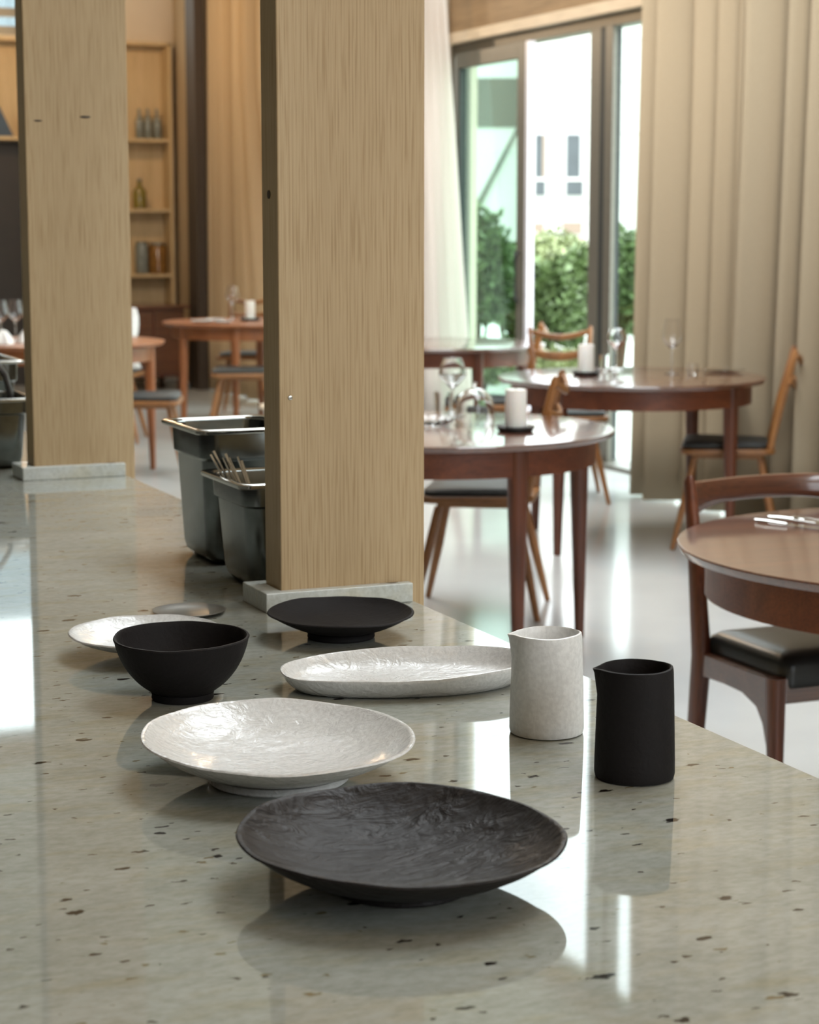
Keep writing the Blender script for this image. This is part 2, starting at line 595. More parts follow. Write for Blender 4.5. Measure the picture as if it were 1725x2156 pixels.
# right glass wall: lintel, piers
b = bmesh.new()
box(XW, XW + .2, -4.0, -2.6, -.2, ZC, b)
box(XW, XW + .2, 6.95, 7.05, -.2, ZC, b)
box(XW, XW + .2, 12.86, 14.0, -.2, ZC, b)
box(XW, XW + .2, 16.6, YB + .2, -.2, ZC, b)
box(XW, XW + .2, -4.0, YB + .2, 5.2, ZC, b)
struct('wall_right', b, 'wall')
struct('trim_1', box(XW - .02, XW + .18, 7.05, 12.86, 2.735, 3.1), 'lintel', 'brown wooden lintel panel above the sliding door')
struct('trim_2', box(XW - .06, XW + .18, 7.05, 12.86, 2.665, 2.735), 'trim', 'pale wooden strip below the lintel panel', bevel=.004)
b = bmesh.new()
for y in (7.1, 8.6, 10.57, 10.78, 12.82):
    box(XW + .04, XW + .12, y - .035, y + .035, 3.1, 5.2, b)
for z in (3.12, 5.18):
    box(XW + .04, XW + .12, 7.05, 12.86, z - .02, z + .02, b)
win3 = struct('window_3', b, 'frame')
link('pane', box(XW + .078, XW + .082, 7.05, 12.86, 3.1, 5.2), 'pane', win3, smooth=False)
# door unit: frame, sliding leaf, fixed pane
D = thing('door_1', None, None, (0, 0, 0)); D['kind'] = 'structure'
b = bmesh.new()
box(XW, XW + .12, 7.05, 12.86, 2.595, 2.665, b)
box(XW, XW + .12, 12.80, 12.86, 0, 2.6, b)
box(XW, XW + .12, 10.695, 10.83, 0.02, 2.6, b)
box(XW - .01, XW + .022, 10.535, 10.625, 0.02, 2.6, b)
box(XW, XW + .12, 7.05, 7.12, 0.02, 2.6, b)
link('door_frame', b, 'frame', D, smooth=False, bevel=.003)
link('gasket', box(XW - .004, XW + .10, 10.625, 10.695, .02, 2.6), 'frame_dark', D, smooth=False)
link('threshold', box(XW - .08, XW + .14, 7.05, 12.86, -.0, .022), 'frame', D, smooth=False)
b = bmesh.new()
box(XW - .06, XW - .012, 11.585, 11.70, .03, 2.59, b)
box(XW - .06, XW - .012, 12.60, 12.65, .03, 2.59, b)
box(XW - .06, XW - .012, 11.70, 12.60, 2.49, 2.59, b)
box(XW - .06, XW - .012, 11.70, 12.60, .03, .14, b)
lf = link('sliding_leaf', b, 'frame', D, smooth=False, bevel=.003)
link('pane', box(XW - .040, XW - .034, 11.70, 12.60, .14, 2.49), 'greenpane', lf, smooth=False)
link('leaf_edge', box(XW - .06, XW - .012, 11.54, 11.585, .03, 2.59), 'frame_pale', lf, smooth=False)
link('gasket', box(XW - .062, XW - .01, 12.585, 12.605, .14, 2.49), 'frame_dark', lf, smooth=False)
link('door_handle', sweep([(XW - .075, 11.64, .95), (XW - .095, 11.64, .97), (XW - .095, 11.64, 1.25), (XW - .075, 11.64, 1.27)], .012, 8), 'frame_dark', lf)
link('pane', box(XW + .010, XW + .016, 7.12, 10.535, .02, 2.595), 'pane', D, smooth=False)
# glazing of the curtained stretches
b = bmesh.new()
for y in (-2.55, -.2, 2.2, 4.6, 6.9):
    box(XW + .03, XW + .11, y - .04, y + .04, 0, 5.2, b)
box(XW + .03, XW + .11, -2.6, 6.95, 2.8, 2.9, b)
win4 = struct('window_4', b, 'frame')
link('pane', box(XW + .07, XW + .075, -2.6, 6.95, 0, 5.2), 'pane', win4, smooth=False)
b = bmesh.new()
for y in (14.05, 16.55):
    box(XW + .03, XW + .11, y - .04, y + .04, 0, 5.2, b)
win5 = struct('window_5', b, 'frame')
link('pane', box(XW + .07, XW + .075, 14.0, 16.6, 0, 5.2), 'pane', win5, smooth=False)

# dark panelling low on the far wall, left part
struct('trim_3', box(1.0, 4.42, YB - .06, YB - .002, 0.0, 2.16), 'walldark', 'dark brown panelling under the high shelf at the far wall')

# ------------------------------------------------------------------ curtains
def curtain(name, label, x0, y0, y1, z0, z1, mat, pitch=.19, amp=.055, seed=1, drift=.0, group=None, lean=None, squeeze=None):
    rnd = random.Random(seed)
    # list of fold widths
    edges = [y0]
    sgn = 1 if y1 > y0 else -1
    while abs(edges[-1] - y0) < abs(y1 - y0):
        edges.append(edges[-1] + sgn * pitch * rnd.uniform(.65, 1.4))
    folds = list(zip(edges, edges[1:]))
    amps = [amp * rnd.uniform(.6, 1.25) for _ in folds]
    dr = [rnd.uniform(-1, 1) * drift for _ in range(len(edges) + 1)]
    nz = 14
    cols = []
    for i, ((a, c), A) in enumerate(zip(folds, amps)):
        m = 12
        for k in range(m):
            t = k / m
            # round belly towards the room, narrow valley between folds
            bell = math.sin(PI * t) ** .62
            skew = .12 * math.sin(2 * PI * t)
            cols.append((a + (c - a) * (t + skew * .6), -A * 2 * bell, i, t))
    cols.append((edges[-1], 0, len(folds), 0))
    bm = bmesh.new()
    grid = []
    for iz in range(nz + 1):
        f = iz / nz
        z = z0 + (z1 - z0) * f
        row = []
        for (y, x, i, t) in cols:
            d = dr[i] * (1 - t) + dr[min(i + 1, len(dr) - 1)] * t
            yy = y + d * (1 - f)
            if squeeze: yy = squeeze(yy, z)
            xx = x0 + x * (.85 + .3 * (1 - f)) + .008 * noise.noise(Vector((y * 6, z * .7, seed)))
            row.append(bm.verts.new((xx, yy, z)))
        grid.append(row)
    for A, B in zip(grid, grid[1:]):
        for k in range(len(A) - 1):
            bm.faces.new((A[k], A[k + 1], B[k + 1], B[k]))
    o = link(name, bm, mat)
    md = o.modifiers.new('cloth', 'SOLIDIFY')
    md.thickness = .003
    return tag(o, label, 'curtain', group)

curtain('curtain', 'long beige curtain in deep folds right of the glass door, behind the round tables', 5.45, 9.36, -2.4, .015, 5.2, 'curtain', .18, .115, 5, .02)
def sq_sheer(y, z):   # gathered high up, spreading towards the floor
    return y + (z - .7) * .17 * max(0, 1 - (y - 12.15) / 1.2)
curtain('curtain', 'white sheer curtain strip hanging at the left side of the glass door', 5.62, 12.18, 12.95, .015, 5.2, 'sheer', .13, .018, 11, .01, squeeze=sq_sheer)
curtain('curtain', 'tan curtain between the white sheer and the middle pillar', 5.52, 12.98, 14.35, .015, 5.2, 'curtain_far', .20, .07, 23, .02)
curtain('curtain', 'tan curtain in the far corner behind the orange wooden chair', 5.38, 15.42, 16.95, .015, 5.2, 'curtain_far', .24, .075, 31, .02,
        squeeze=lambda y, z: y - max(0, 2.7 - z) * .22 * max(0, 1 - (y - 15.42) / .8))
curtain('curtain', 'dim tan curtain next to the jar shelf at the far wall', 5.34, 17.14, 17.93, .015, 5.2, 'curtain_far', .15, .035, 37, .015)
struct('trim_4', box(5.16, 5.25, 16.80, 17.06, 0, ZC), 'post', 'dark brown upright post between the two far tan curtains')
rl = link('curtain_rail', box(5.26, 5.34, -2.6, 9.4, 5.205, 5.24), 'frame', smooth=False)
tag(rl, 'long ceiling rail carrying the beige curtain', 'curtain rail')
# wall piece above the shelf
# ------------------------------------------------------------------ counter
CE = 1.137
PW = (.936, 1.160)       # pillar shaft across
pil = [(2.664, 2.732), (4.268, 4.340)]
def outline():
    pts = [(-1.6, .35), (CE, .35)]
    for y0, y1 in pil:
        pts += [(CE, y0 - .001), (PW[0] - .001, y0 - .001), (PW[0] - .001, y1 + .001), (CE, y1 + .001)]
    pts += [(CE, 5.55), (-1.6, 5.55)]
    return pts
ct = thing('counter', 'long serving counter with polished grey flecked stone top', 'counter', (0, 0, 0))
link('worktop', prism(outline(), .86, .90), 'counter', ct, smooth=False)
link('cabinet', box(-1.5, .90, .45, 5.45, .0, .86), 'shelfwood', ct, smooth=False)
link('kickboard', box(-1.45, .86, .40, 5.50, .0, .08), 'walldark', ct, smooth=False)

for k, (y0, y1) in enumerate(pil):
    lab = ('pale oak pillar in the middle of the picture, behind the black dish on the counter',
           'pale oak pillar further along the counter, at the left')[k]
    p = thing('wooden_pillar', lab, 'pillar', (0, 0, 0))
    p.location = (PW[0], y0, 0)
    sh = link('shaft', box(0, PW[1] - PW[0], 0, y1 - y0, 0, ZC), 'oak', p, smooth=False, bevel=.002)
    # stone plinth wraps the pillar on three sides of the counter top
    x0, xr = .907 - PW[0], CE - .003 - PW[0]
    q = [(x0, -.019), (xr, -.019), (xr, -.001), (-.001, -.001), (-.001, y1 - y0 + .001), (xr, y1 - y0 + .001), (xr, y1 - y0 + .02), (x0, y1 - y0 + .02)]
    pl = link('plinth', prism(q, .9003, .9285), 'marble', p, smooth=False, bevel=.0015)
    pl['label'] = 'pale grey stone plinth'
    if k == 0:
        link('screw', lathe([(0, 0), (.0035, 0), (.003, .002), (0, .0025)], 16), 'steelrim', p)
        o = COL.objects[-1] if False else None
        s = [c for c in kids(p) if c.name.startswith('screw')][0]
        s.location = (.016, -.0002, 1.205); s.rotation_euler = (PI / 2, 0, 0)
        link('wooden_plug', lathe([(0, 0), (.006, 0), (.006, .0012), (0, .0012)], 16), 'post', p)
        s = [c for c in kids(p) if c.name.startswith('wooden_plug')][0]
        s.location = (-.0001, .035, 1.49); s.rotation_euler = (0, -PI / 2, 0)
    else:
        for (xx, zz, ww) in ((.130, 1.675, .012), (.028, 1.665, .009)):
            o = link('knot', lathe([(0, 0), (ww, 0), (ww * .9, .0008), (0, .001)], 16), 'post', p)
            o.location = (xx, 0, zz); o.rotation_euler = (PI / 2, 0, 0); o.scale = (1, .22, 1)

# ------------------------------------------------------------------ tableware on the counter
CT = .9004
def wob(seed, a1, a2, a3=0, p=(0, 0, 0)):
    r = random.Random(seed)
    ph = [r.uniform(0, 6.28) for _ in range(6)]
    def f(a):
        return 1 + a1 * math.cos(2 * a + ph[0]) + a2 * math.cos(3 * a + ph[1]) + a3 * math.cos(7 * a + ph[2]) + a3 * .7 * math.cos(11 * a + ph[3])
    return f

def bowl(name, label, cat, c, R, H, rf, mat, outer, inner, th=.004, seed=1, a1=.010, a2=.005, a3=.0005, tilt=(0, 0), sag=.0, n=128, dent=None, bumpy=.0012, fh=.0085):
    """outer/inner: profile points as (fraction of R, fraction of H)"""
    o = thing(name, label, cat, (c[0], c[1], CT))
    f = wob(seed, a1, a2, a3)
    def rs(a, r, z):
        k = min(1, max(0, (r / R - .3) / .7))
        return 1 + (f(a) - 1) * k
    def zs(a, r, z):
        k = min(1, max(0, z / H))
        d = k * (tilt[0] * math.cos(a) + tilt[1] * math.sin(a)) * r / R
        d += k * k * sag * math.cos(2 * a + seed)
        d += k * k * .0005 * math.sin(5 * a + seed) + k * k * .0002 * math.sin(9 * a + 2 * seed)
        d += bumpy * noise.noise(Vector((r * math.cos(a) * 18, r * math.sin(a) * 18, seed * 3.1))) * k
        if dent: d += dent(a) * k * k
        return d
    # shell: outside from the foot up, round lip, inside down to the centre
    ip = [(r * R, z * H) for r, z in inner]
    op = [(r * R, z * H) for r, z in outer]
    lip = [(op[-1][0] + .0008, H - .001), (op[-1][0] - .0002, H + .0005), (ip[0][0] + (op[-1][0] - ip[0][0]) * .35, H + .0006)]
    prof = [(rf * .9, fh - .002), (rf * .96, fh - .001)] + op + lip + ip
    body = link('body', lathe(prof, n, rs=rs, zs=zs), mat, o)
    foot = link('foot_ring', lathe([(rf * .80, fh - .002), (rf * .84, .001), (rf * .88, 0), (rf * .98, 0), (rf * 1.01, .002), (rf * 1.0, fh * .6), (rf * 1.02, fh), (rf * .9, fh + .0005)], n, capb=False, capt=False), mat, o)
    return o

def smoothprof(pts, n=14):
    out = []
    for i in range(len(pts) - 1):
        p0 = pts[max(i - 1, 0)]; p1 = pts[i]; p2 = pts[i + 1]; p3 = pts[min(i + 2, len(pts) - 1)]
        for k in range(n // 3):
            t = k / (n // 3)
            out.append(tuple(.5 * ((2 * b) + (-a + c) * t + (2 * a - 5 * b + 4 * c - d) * t * t + (-a + 3 * b - 3 * c + d) * t ** 3) for a, b, c, d in zip(p0, p1, p2, p3)))
    out.append(pts[-1])
    return out

SH_O = smoothprof([(.48, .22), (.64, .34), (.84, .63), (1.0, .98)])
SH_I = smoothprof([(.965, .985), (.86, .76), (.66, .50), (.40, .36), (.18, .31), (.0, .30)])
bowl('shallow_bowl', 'largest black stoneware bowl in front on the counter, wide and shallow with a rough inside', 'bowl', (.627, 1.486), .1365, .046, .060,
     'dark_cer', SH_O, SH_I, seed=3, tilt=(-.001, .003), a1=.010, a2=.006, a3=.0007, bumpy=.0025)
bowl('shallow_bowl', 'large glossy white bowl on a foot, behind the largest black bowl', 'bowl', (.639, 1.832), .1350, .045, .070,
     'white_cer', SH_O, SH_I, seed=8, tilt=(-.001, .0045), a1=.010, a2=.004, a3=.0003, bumpy=.0012)
bowl('shallow_bowl', 'small black footed dish in front of the middle oak pillar', 'bowl', (.946, 2.452), .099, .035, .045,
     'dark_cer2', smoothprof([(.44, .30), (.60, .40), (.82, .68), (1.0, .98)]), smoothprof([(.96, .985), (.86, .80), (.66, .58), (.40, .46), (.18, .42), (.0, .41)]), seed=5, tilt=(0, .002), a1=.012, a2=.004, a3=.0005, bumpy=.0012)
bowl('dinner_plate', 'white glazed plate on small feet behind the deep black bowl', 'plate', (.677, 2.448), .100, .031, .030,
     'white_cer', smoothprof([(.30, .32), (.60, .40), (.85, .68), (1.0, .98)]), smoothprof([(.975, .985), (.85, .78), (.60, .50), (.30, .44), (0, .42)]), seed=12, tilt=(0, .001), bumpy=.002)
bowl('deep_bowl', 'deep black stoneware bowl at the left of the tableware', 'bowl', (.650, 2.200), .0775, .074, .036,
     'dark_cer2', smoothprof([(.46, .12), (.64, .26), (.79, .44), (.90, .64), (.97, .84), (1.0, .98)]), smoothprof([(.955, .985), (.87, .70), (.74, .46), (.54, .26), (.28, .17), (0, .16)]),
     seed=21, a1=.012, a2=.006, a3=.0004, tilt=(.001, .002), sag=.0012)

# oval platter
def platter():
    cx, cy = (.768 + 1.058) / 2, (2.178 + 2.134) / 2
    ang = math.atan2(2.122 - 2.192, 1.058 - .768)
    o = thing('oval_platter', 'long oval white platter with a glossy inside, beside the white jug', 'platter', (cx, cy, CT), ang)
    L, Wd, H = .150, .086, .027
    prof = [(.60, 0), (.70, .0), (.765, .05), (.86, .28), (.93, .55), (.98, .82), (1.0, .96), (.996, 1.01), (.975, 1.02), (.955, .97), (.91, .74), (.83, .46), (.74, .33), (.55, .26), (.28, .24), (.08, .23)]
    bm = bmesh.new()
    n = 120
    rings = []
    for r, z in prof:
        ring = []
        for i in range(n):
            a = 2 * PI * i / n
            e = 2 / 2.15
            cxx = math.copysign(abs(math.cos(a)) ** e, math.cos(a))
            cyy = math.copysign(abs(math.sin(a)) ** e, math.sin(a))
            # corner radii shrink evenly: the wall has the same width all round
            x = cxx * (L - (1 - r) * .082) * (1 + .008 * math.sin(3 * a + 1))
            y = cyy * (Wd * (1 - (1 - r) * .93)) * (1 + .015 * math.sin(2 * a + 2))
            k = z
            dz = k * (.0040 * math.cos(a) + .002 * math.sin(a)) + k * .0004 * math.sin(5 * a) + .0012 * noise.noise(Vector((x * 16, y * 16, 2.2))) * k
            if z > 0: dz += .0008 * noise.noise(Vector((x * 25, y * 25, 5.2)))
            ring.append(bm.verts.new((x, y, max(0, z * H + dz))))
        rings.append(ring)
    for A, B in zip(rings, rings[1:]):
        for i in range(n):
            j = (i + 1) % n
            bm.faces.new((A[i], A[j], B[j], B[i]))
    bm.faces.new(rings[0][::-1]); bm.faces.new(rings[-1])
    link('body', bm, 'white_cer', o)
platter()

def jug(label, c, mat, seed, h=.112, rb=.0405, rt=.0375, lipdir=PI):
    o = thing('jug', label, 'jug', (c[0], c[1], CT))
    n = 96
    f = wob(seed, .005, .004, .0004)
    prof = [(rb * .9, 0), (rb * .975, .001), (rb, .005), (rb * .995, .02), (rb * .975, h * .45), (rb * .95, h * .75), (rt, h * .96), (rt - .0008, h), (rt - .0028, h + .0006), (rt - .0040, h - .001), (rt - .0042, h * .8),
            (rb * .88, h * .4), (rb * .87, .02), (rb * .6, .006), (0, .006)]
    def spout(a):
        d = (a - lipdir + PI) % (2 * PI) - PI
        return math.exp(-(d / .17) ** 2), d
    def rs(a, r, z):
        s, d = spout(a)
        t = max(0, (z / h - .86) / .14)
        wide = math.exp(-(d / .42) ** 2)
        return f(a) + (s * .16 + wide * .02) * t ** 1.5 * (1 if r > .02 else 0)
    def zs(a, r, z):
        s, d = spout(a)
        t = max(0, (z / h - .7) / .3)
        back = .0008 * math.cos(a - lipdir - PI)
        return t * (back + .0004 * math.sin(3 * a + seed) - .001 * s) + .0003 * noise.noise(Vector((math.cos(a) * 2, math.sin(a) * 2, z * 30 + seed)))
    bm = lathe(prof, n, rs=rs, zs=zs)
    link('body', bm, mat, o)
    return o
LD = PI - YAW + math.radians(-4)
jug('white ceramic jug at the edge of the counter, between the platter and the black jug', (.970, 1.893), 'white_mat', 4, lipdir=LD, h=.110)
jug('matt black ceramic jug at the edge of the counter, right of the white jug', (.971, 1.701), 'dark_cer2', 9, lipdir=LD + .03, h=.112)

dp = thing('coaster_plate', 'small flat dark metal plate behind the white glazed plate', 'plate', (.806, 2.690, CT))
link('disc', lathe([(.030, 0), (.040, .0), (.052, .0045), (.0525, .0055), (.051, .0058), (.040, .0022), (0, .002)], 64), 'metal_plate', dp)
tw = link('stalk', sweep([(.40, 3.21, CT + .003), (.425, 3.19, CT + .004), (.448, 3.165, CT + .002)], .0012, 6), 'wick')
tag(tw, 'thin dark stalk lying on the counter at the left edge of the picture', 'stalk')

# ------------------------------------------------------------------ steel containers
def gastro(label, x0, x1, y0, y1, zt, r=.03, group='steel containers on the counter'):
    cx, cy = (x0 + x1) / 2, (y0 + y1) / 2
    o = thing('steel_container', label, 'container', (cx, cy, CT), 0, group)
    h = zt - CT
    hx, hy = (x1 - x0) / 2, (y1 - y0) / 2
    def ring(i, z, rr): return [(x, y, z) for x, y in rrect(hx - i, hy - i, rr)]
    body = [ring(.048, 0, r * .6), ring(.038, .002, r * .8), ring(.029, .012, r), ring(.026, .025, r), ring(.019, h * .76, r), ring(.018, h * .765, r), ring(.0135, h * .785, r), ring(.012, h - .006, r),
            ring(.0125, h - .004, r), ring(.0145, h - .006, r), ring(.021, h * .75, r), ring(.028, .025, r), ring(.032, .012, r), ring(.05, .004, r * .6)]
    link('body', loft(body), 'steel', o)
    rim = [ring(.0125, h - .006, r * .9), ring(.0115, h - .001, r * .9), ring(.009, h, r * .8), ring(.002, h, r * .6), ring(0, h - .002, r * .55), ring(.0, h - .006, r * .55), ring(.0015, h - .008, r * .55), ring(.003, h - .004, r * .6), ring(.011, h - .004, r * .9)]
    bm = loft(rim, capb=False, capt=False)
    link('rim', bm, 'steelrim', o)
    return o
gastro('tall steel container with a wide rim, standing behind the middle pillar', .925, 1.112, 3.02, 3.245, 1.125)
gastro('smaller steel container holding cutlery, tucked against the middle pillar', .914, 1.10, 2.775, 2.99, 1.068)
gastro('steel container with the black ladle at the left edge of the picture', .62, .985, 4.44, 4.66, 1.062)
gastro('steel container behind the one with the ladle, at the left edge', .66, 1.03, 4.76, 5.06, 1.125)

# ladle
ld = thing('ladle', 'black handled ladle leaning in the steel container at the left edge', 'ladle', (.93, 4.56, .93))
link('handle', sweep([(-.055, .04, .238), (-.012, .02, .212), (.010, .01, .175), (.020, 0, .13), (.020, 0, .02)], [(.008, .005), (.012, .006), (.012, .006), (.010, .005), (.006, .003)], 12), 'black_plastic', ld)
link('scoop', lathe([(0, 0), (.022, .006), (.03, .022), (.029, .022), (.021, .008), (0, .002)], 24, c=(.005, .0, .0)), 'steelrim', ld)

# cutlery in the small container
def fork_like(o, L, kind):
    pts = [(0, 0, z * L) for z in (0, .3, .6, .8, 1.0)]
    link('handle', sweep(pts, [(.002, .0012), (.0022, .0012), (.003, .0012), (.0045, .0012), (.0052, .0010)], 10, sq=3, up=(0, 1, 0)), 'cutlery', o)
rc = random.Random(3)
labs = 'steel cutlery handle fanned out over the left rim of the small container'
for k in range(7):
    u = k / 6
    base = Vector((.985 + .012 * u, 2.875 + .006 * (k % 3), .95))
    top = Vector((.915 + .048 * u, 2.925 + .012 * math.sin(k * 2.1), 1.098 - .012 * u + .006 * (k % 2)))
    lb = (', leftmost of the fan', ', second from the left', ', third from the left', ', in the middle of the fan', ', third from the right', ', second from the right', ', nearest the spoons')[k]
    o = thing('fork', 'steel cutlery handle fanned over the small container rim' + lb, 'cutlery', base, 0, 'cutlery leaning in the small steel container')
    o.rotation_euler = (top - base).to_track_quat('Z', 'Y').to_euler()
    fork_like(o, (top - base).length, 'fork')
    tn = bmesh.new()
    for t in (-.006, -.002, .002, .006):
        sweep([(t, 0, -.012), (t, 0, .014)], .0012, 6, bm=tn)
    link('tines', tn, 'cutlery', o)
for k, (x, y, z, t) in enumerate(((1.006, 2.868, 1.052, .5), (1.028, 2.892, 1.060, .7), (1.045, 2.862, 1.056, .6))):
    o = thing('spoon', 'steel spoon standing bowl up in the small container, ' + ('nearest the fanned handles', 'behind the other two spoons', 'nearest the pillar')[k], 'spoon', (x, y, z - .03), 0, 'spoons standing in the small steel container')
    o.rotation_euler = (t * .4, .18 * (k - 1), .5 * k)
    link('handle', sweep([(0, 0, -.095), (0, 0, -.03), (0, 0, .002)], [(.004, .001), (.0026, .001), (.002, .001)], 8, up=(0, 1, 0)), 'cutlery', o)
    bm = bmesh.new()
    gr = []
    for i in range(13):
        for_j = []
        u = -1 + 2 * i / 12
        hw = .013 * math.sqrt(max(0.002, 1 - u * u)) * (1 + .15 * u)
        for j in range(9):
            v = -1 + 2 * j / 8
            for_j.append(bm.verts.new((hw * v, .006 * (1 - u * u) * (1 - v * v), .020 + .021 * u)))
        gr.append(for_j)
    for A, B in zip(gr, gr[1:]):
        for j in range(8):
            bm.faces.new((A[j], A[j + 1], B[j + 1], B[j]))
    sb = link('spoon_bowl', bm, 'cutlery', o)
    sb.modifiers.new('t', 'SOLIDIFY').thickness = .0012

# ------------------------------------------------------------------ round tables
TH = .76
def round_table(label, c, legs, R=.608, tall=.085, wd=('teak', 'teaka', 'teakv')):
    o = thing('round_table', label, 'table', (c[0], c[1], 0), 0, 'round dining tables')
    link('tabletop', lathe([(R - .03, TH - .026), (R - .008, TH - .020), (R - .001, TH - .008), (R, TH - .004), (R - .002, TH - .0005), (R - .006, TH)], 128), wd[0], o)
    link('apron', lathe([(R - .085, TH - .026 - tall), (R - .063, TH - .026 - tall), (R - .063, TH - .027), (R - .085, TH - .027)], 96, capb=False, capt=False), wd[1], o)
    bm = None
    for a in legs:
        a = math.radians(a)
        x, y = (R - .083) * math.cos(a), (R - .083) * math.sin(a)
        k = 1.0 + .02
        link('leg', sweep([(x * 1.02, y * 1.02, 0), (x * 1.015, y * 1.015, .2), (x * 1.005, y * 1.005, .55), (x, y, TH - .027)],
                          [(.016, .016), (.021, .021), (.030, .030), (.033, .033)], 20, sq=2.6, up=(math.cos(a), math.sin(a), 0)), wd[2], o)
    return o
LIT = ('lit_teak', 'lit_teak', 'lit_teak')
def cf(a):      # angle measured from the viewing direction's right
    return a - math.degrees(YAW)
T2 = (2.743, 6.202); T3 = (4.495, 7.963); T4 = (4.736, 10.636); TR = (2.769, 3.454); L1 = (4.537, 13.57); L0 = (2.745, 11.69)
round_table('round teak table in the centre with a white candle and glass dome', T2, [cf(a) for a in (-61, 17, 119, 197)])
round_table('round teak table before the beige curtain with a tall wine glass', T3, [cf(a) for a in (-40, 50, 140, 228)])
round_table('round teak table near the glass door, partly hidden by the middle pillar', T4, [cf(a) for a in (-68, 22, 112, 202)])
round_table('round teak table cut off by the right edge of the picture, with cutlery', TR, [cf(a) for a in (80, 13, 251, 315)], tall=.09)
round_table('round teak table at the far left with candle and white plates', L1, [cf(a) for a in (-95, -5, 85, 216)], wd=LIT)
round_table('round teak table half hidden behind the far pillar, with wine glasses', L0, [cf(a) for a in (-4, 86, 176, 266)], wd=LIT)

# ------------------------------------------------------------------ rustic plank chair (faces +x)
def rustic_chair(label):
    o = thing('wooden_chair', label, 'chair', (0, 0, 0), 0, 'splay-legged wooden chairs at the tables')
    poly = []
    for x, y in rrect(.21, .20, .06, 6):
        y *= 1 + .14 * x / .21
        poly.append((x, y))
    link('seat', prism(poly, .430, .455), 'honeyx', o, bevel=.006)
    pd = [(x * .90 + .01, y * .90) for x, y in poly]
    pr = [[(x * .97, y * .97, .4555) for x, y in pd], [(x, y, .462) for x, y in pd], [(x, y, .474) for x, y in pd], [(x * .95, y * .95, .483) for x, y in pd], [(x * .6, y * .6, .486) for x, y in pd]]
    link('seat_pad', loft(pr), 'pad', o)
    for s in (-1, 1):
        link('batten', box(-.15, .15, s * .12 - .028, s * .12 + .028, .408, .4298), 'honeyx', o, smooth=False, bevel=.004)
    for sx in (-1, 1):
        for sy in (-1, 1):
            link('leg', sweep([(sx * .235, sy * .215, 0), (sx * .185, sy * .165, .22), (sx * .145, sy * .13, .408)], [.011, .0175, .0155], 14), 'honey', o)
    for sy in (-1, 1):
        link('back_post', sweep([(-.185, sy * .135, .455), (-.225, sy * .148, .64), (-.285, sy * .165, .885), (-.289, sy * .166, .90)], [(.013, .017), (.014, .018), (.011, .014), (.006, .006)], 12), 'honey', o)
    for (z, x, sag, hh, nm) in ((.838, -.284, .040, .017, 'top_slat'), (.735, -.260, .030, .024, 'lower_slat')):
        pts = []; rad = []
        for i in range(15):
            u = -1 + 2 * i / 14
            hz = hh * (1 - .35 * u * u) * (1.5 if nm == 'top_slat' and abs(u) > .93 else 1)
            pts.append((x - .028 * (1 - u * u) - .004, u * .172, z + sag * (u * u) ** .9))
            rad.append((.0095, hz))
        link(nm, sweep(pts, rad, 10, sq=3), 'honey', o)
    return o
FL = PI - YAW            # facing left in the picture
ch = rustic_chair('splay-legged wooden chair behind the central table, its seat below the table edge')
ch.location = (3.17, 6.74, 0); ch.rotation_euler = (0, 0, math.radians(148))
P0 = ch
dup(P0, (4.86, 7.71, 0), FL - .17, 'honey wooden chair with dark seat pad at the far right, against the beige curtain')
dup(P0, (4.885, 9.36, 0), math.radians(-112), 'wooden chair standing in front of the open glass door, slatted back towards the garden')
dup(P0, (4.80, 10.10, 0), FL - .05, 'wooden chair seen between the central table and the door, left of the candle')
st = dup(P0, (3.085, 11.10, 0), -YAW + .05, 'wooden stool with a dark seat pad just right of the far pillar')
st.name = 'padded_stool'; st['category'] = 'stool'
del st['group']
for c in kids(st):
    if c.name.startswith(('back_post', 'top_slat', 'lower_slat')):
        bpy.data.objects.remove(c)
dup(P0, (4.26, 12.86, 0), FL, 'wooden chair at the far left table, touching the left edge of the middle pillar')
dup(P0, (4.84, 14.50, 0), math.radians(-115), 'orange wooden chair behind the far left table, in front of the far tan curtain')

# white throw over the back of a hidden chair behind the far pillar
cf2 = dup(P0, (3.40, 13.12, 0), math.radians(67), 'wooden chair under the white throw, right behind the far pillar')
bm = bmesh.new()
gr = []
for i in range(22):
    t = i / 21
    row = []
    for j in range(15):
        v = -1 + 2 * j / 14
        # hangs over the seat back: front side up, over the top, down behind
        if t < .5:
            x = -.15 - .11 * (t * 2) + .012; z = .50 + .41 * (t * 2)
        else:
            x = -.32 - .03 * math.sin((t - .5) * 2 * PI); z = .93 - .55 * ((t - .5) * 2)
        y = v * (.20 + .05 * math.sin(t * 9 + v * 4))
        x += .014 * noise.noise(Vector((v * 4, t * 9, 1)))
        row.append(bm.verts.new((x, y, z)))
    gr.append(row)
for A, B in zip(gr, gr[1:]):
    for j in range(14):
        bm.faces.new((A[j], A[j + 1], B[j + 1], B[j]))
o = link('throw', bm, 'white_fur', loc=(3.40, 13.12, 0))
o.rotation_euler = (0, 0, math.radians(67))
o.modifiers.new('t', 'SOLIDIFY').thickness = .02
tag(o, 'white woollen throw hanging over a chair back behind the far pillar', 'throw')

# bare stool seen over the steel container
o = thing('stool', 'pale wooden stool seat glimpsed above the tall steel container', 'stool', (3.70, 10.25, 0))
link('seat', lathe([(.17, .445), (.20, .448), (.205, .458), (.20, .468), (.19, .47)], 40), 'trim', o)
for a in (45, 135, 225, 315):
    a = math.radians(a)
    link('leg', sweep([(.2 * math.cos(a), .2 * math.sin(a), 0), (.12 * math.cos(a), .12 * math.sin(a), .446)], [.012, .016], 12), 'honey', o)

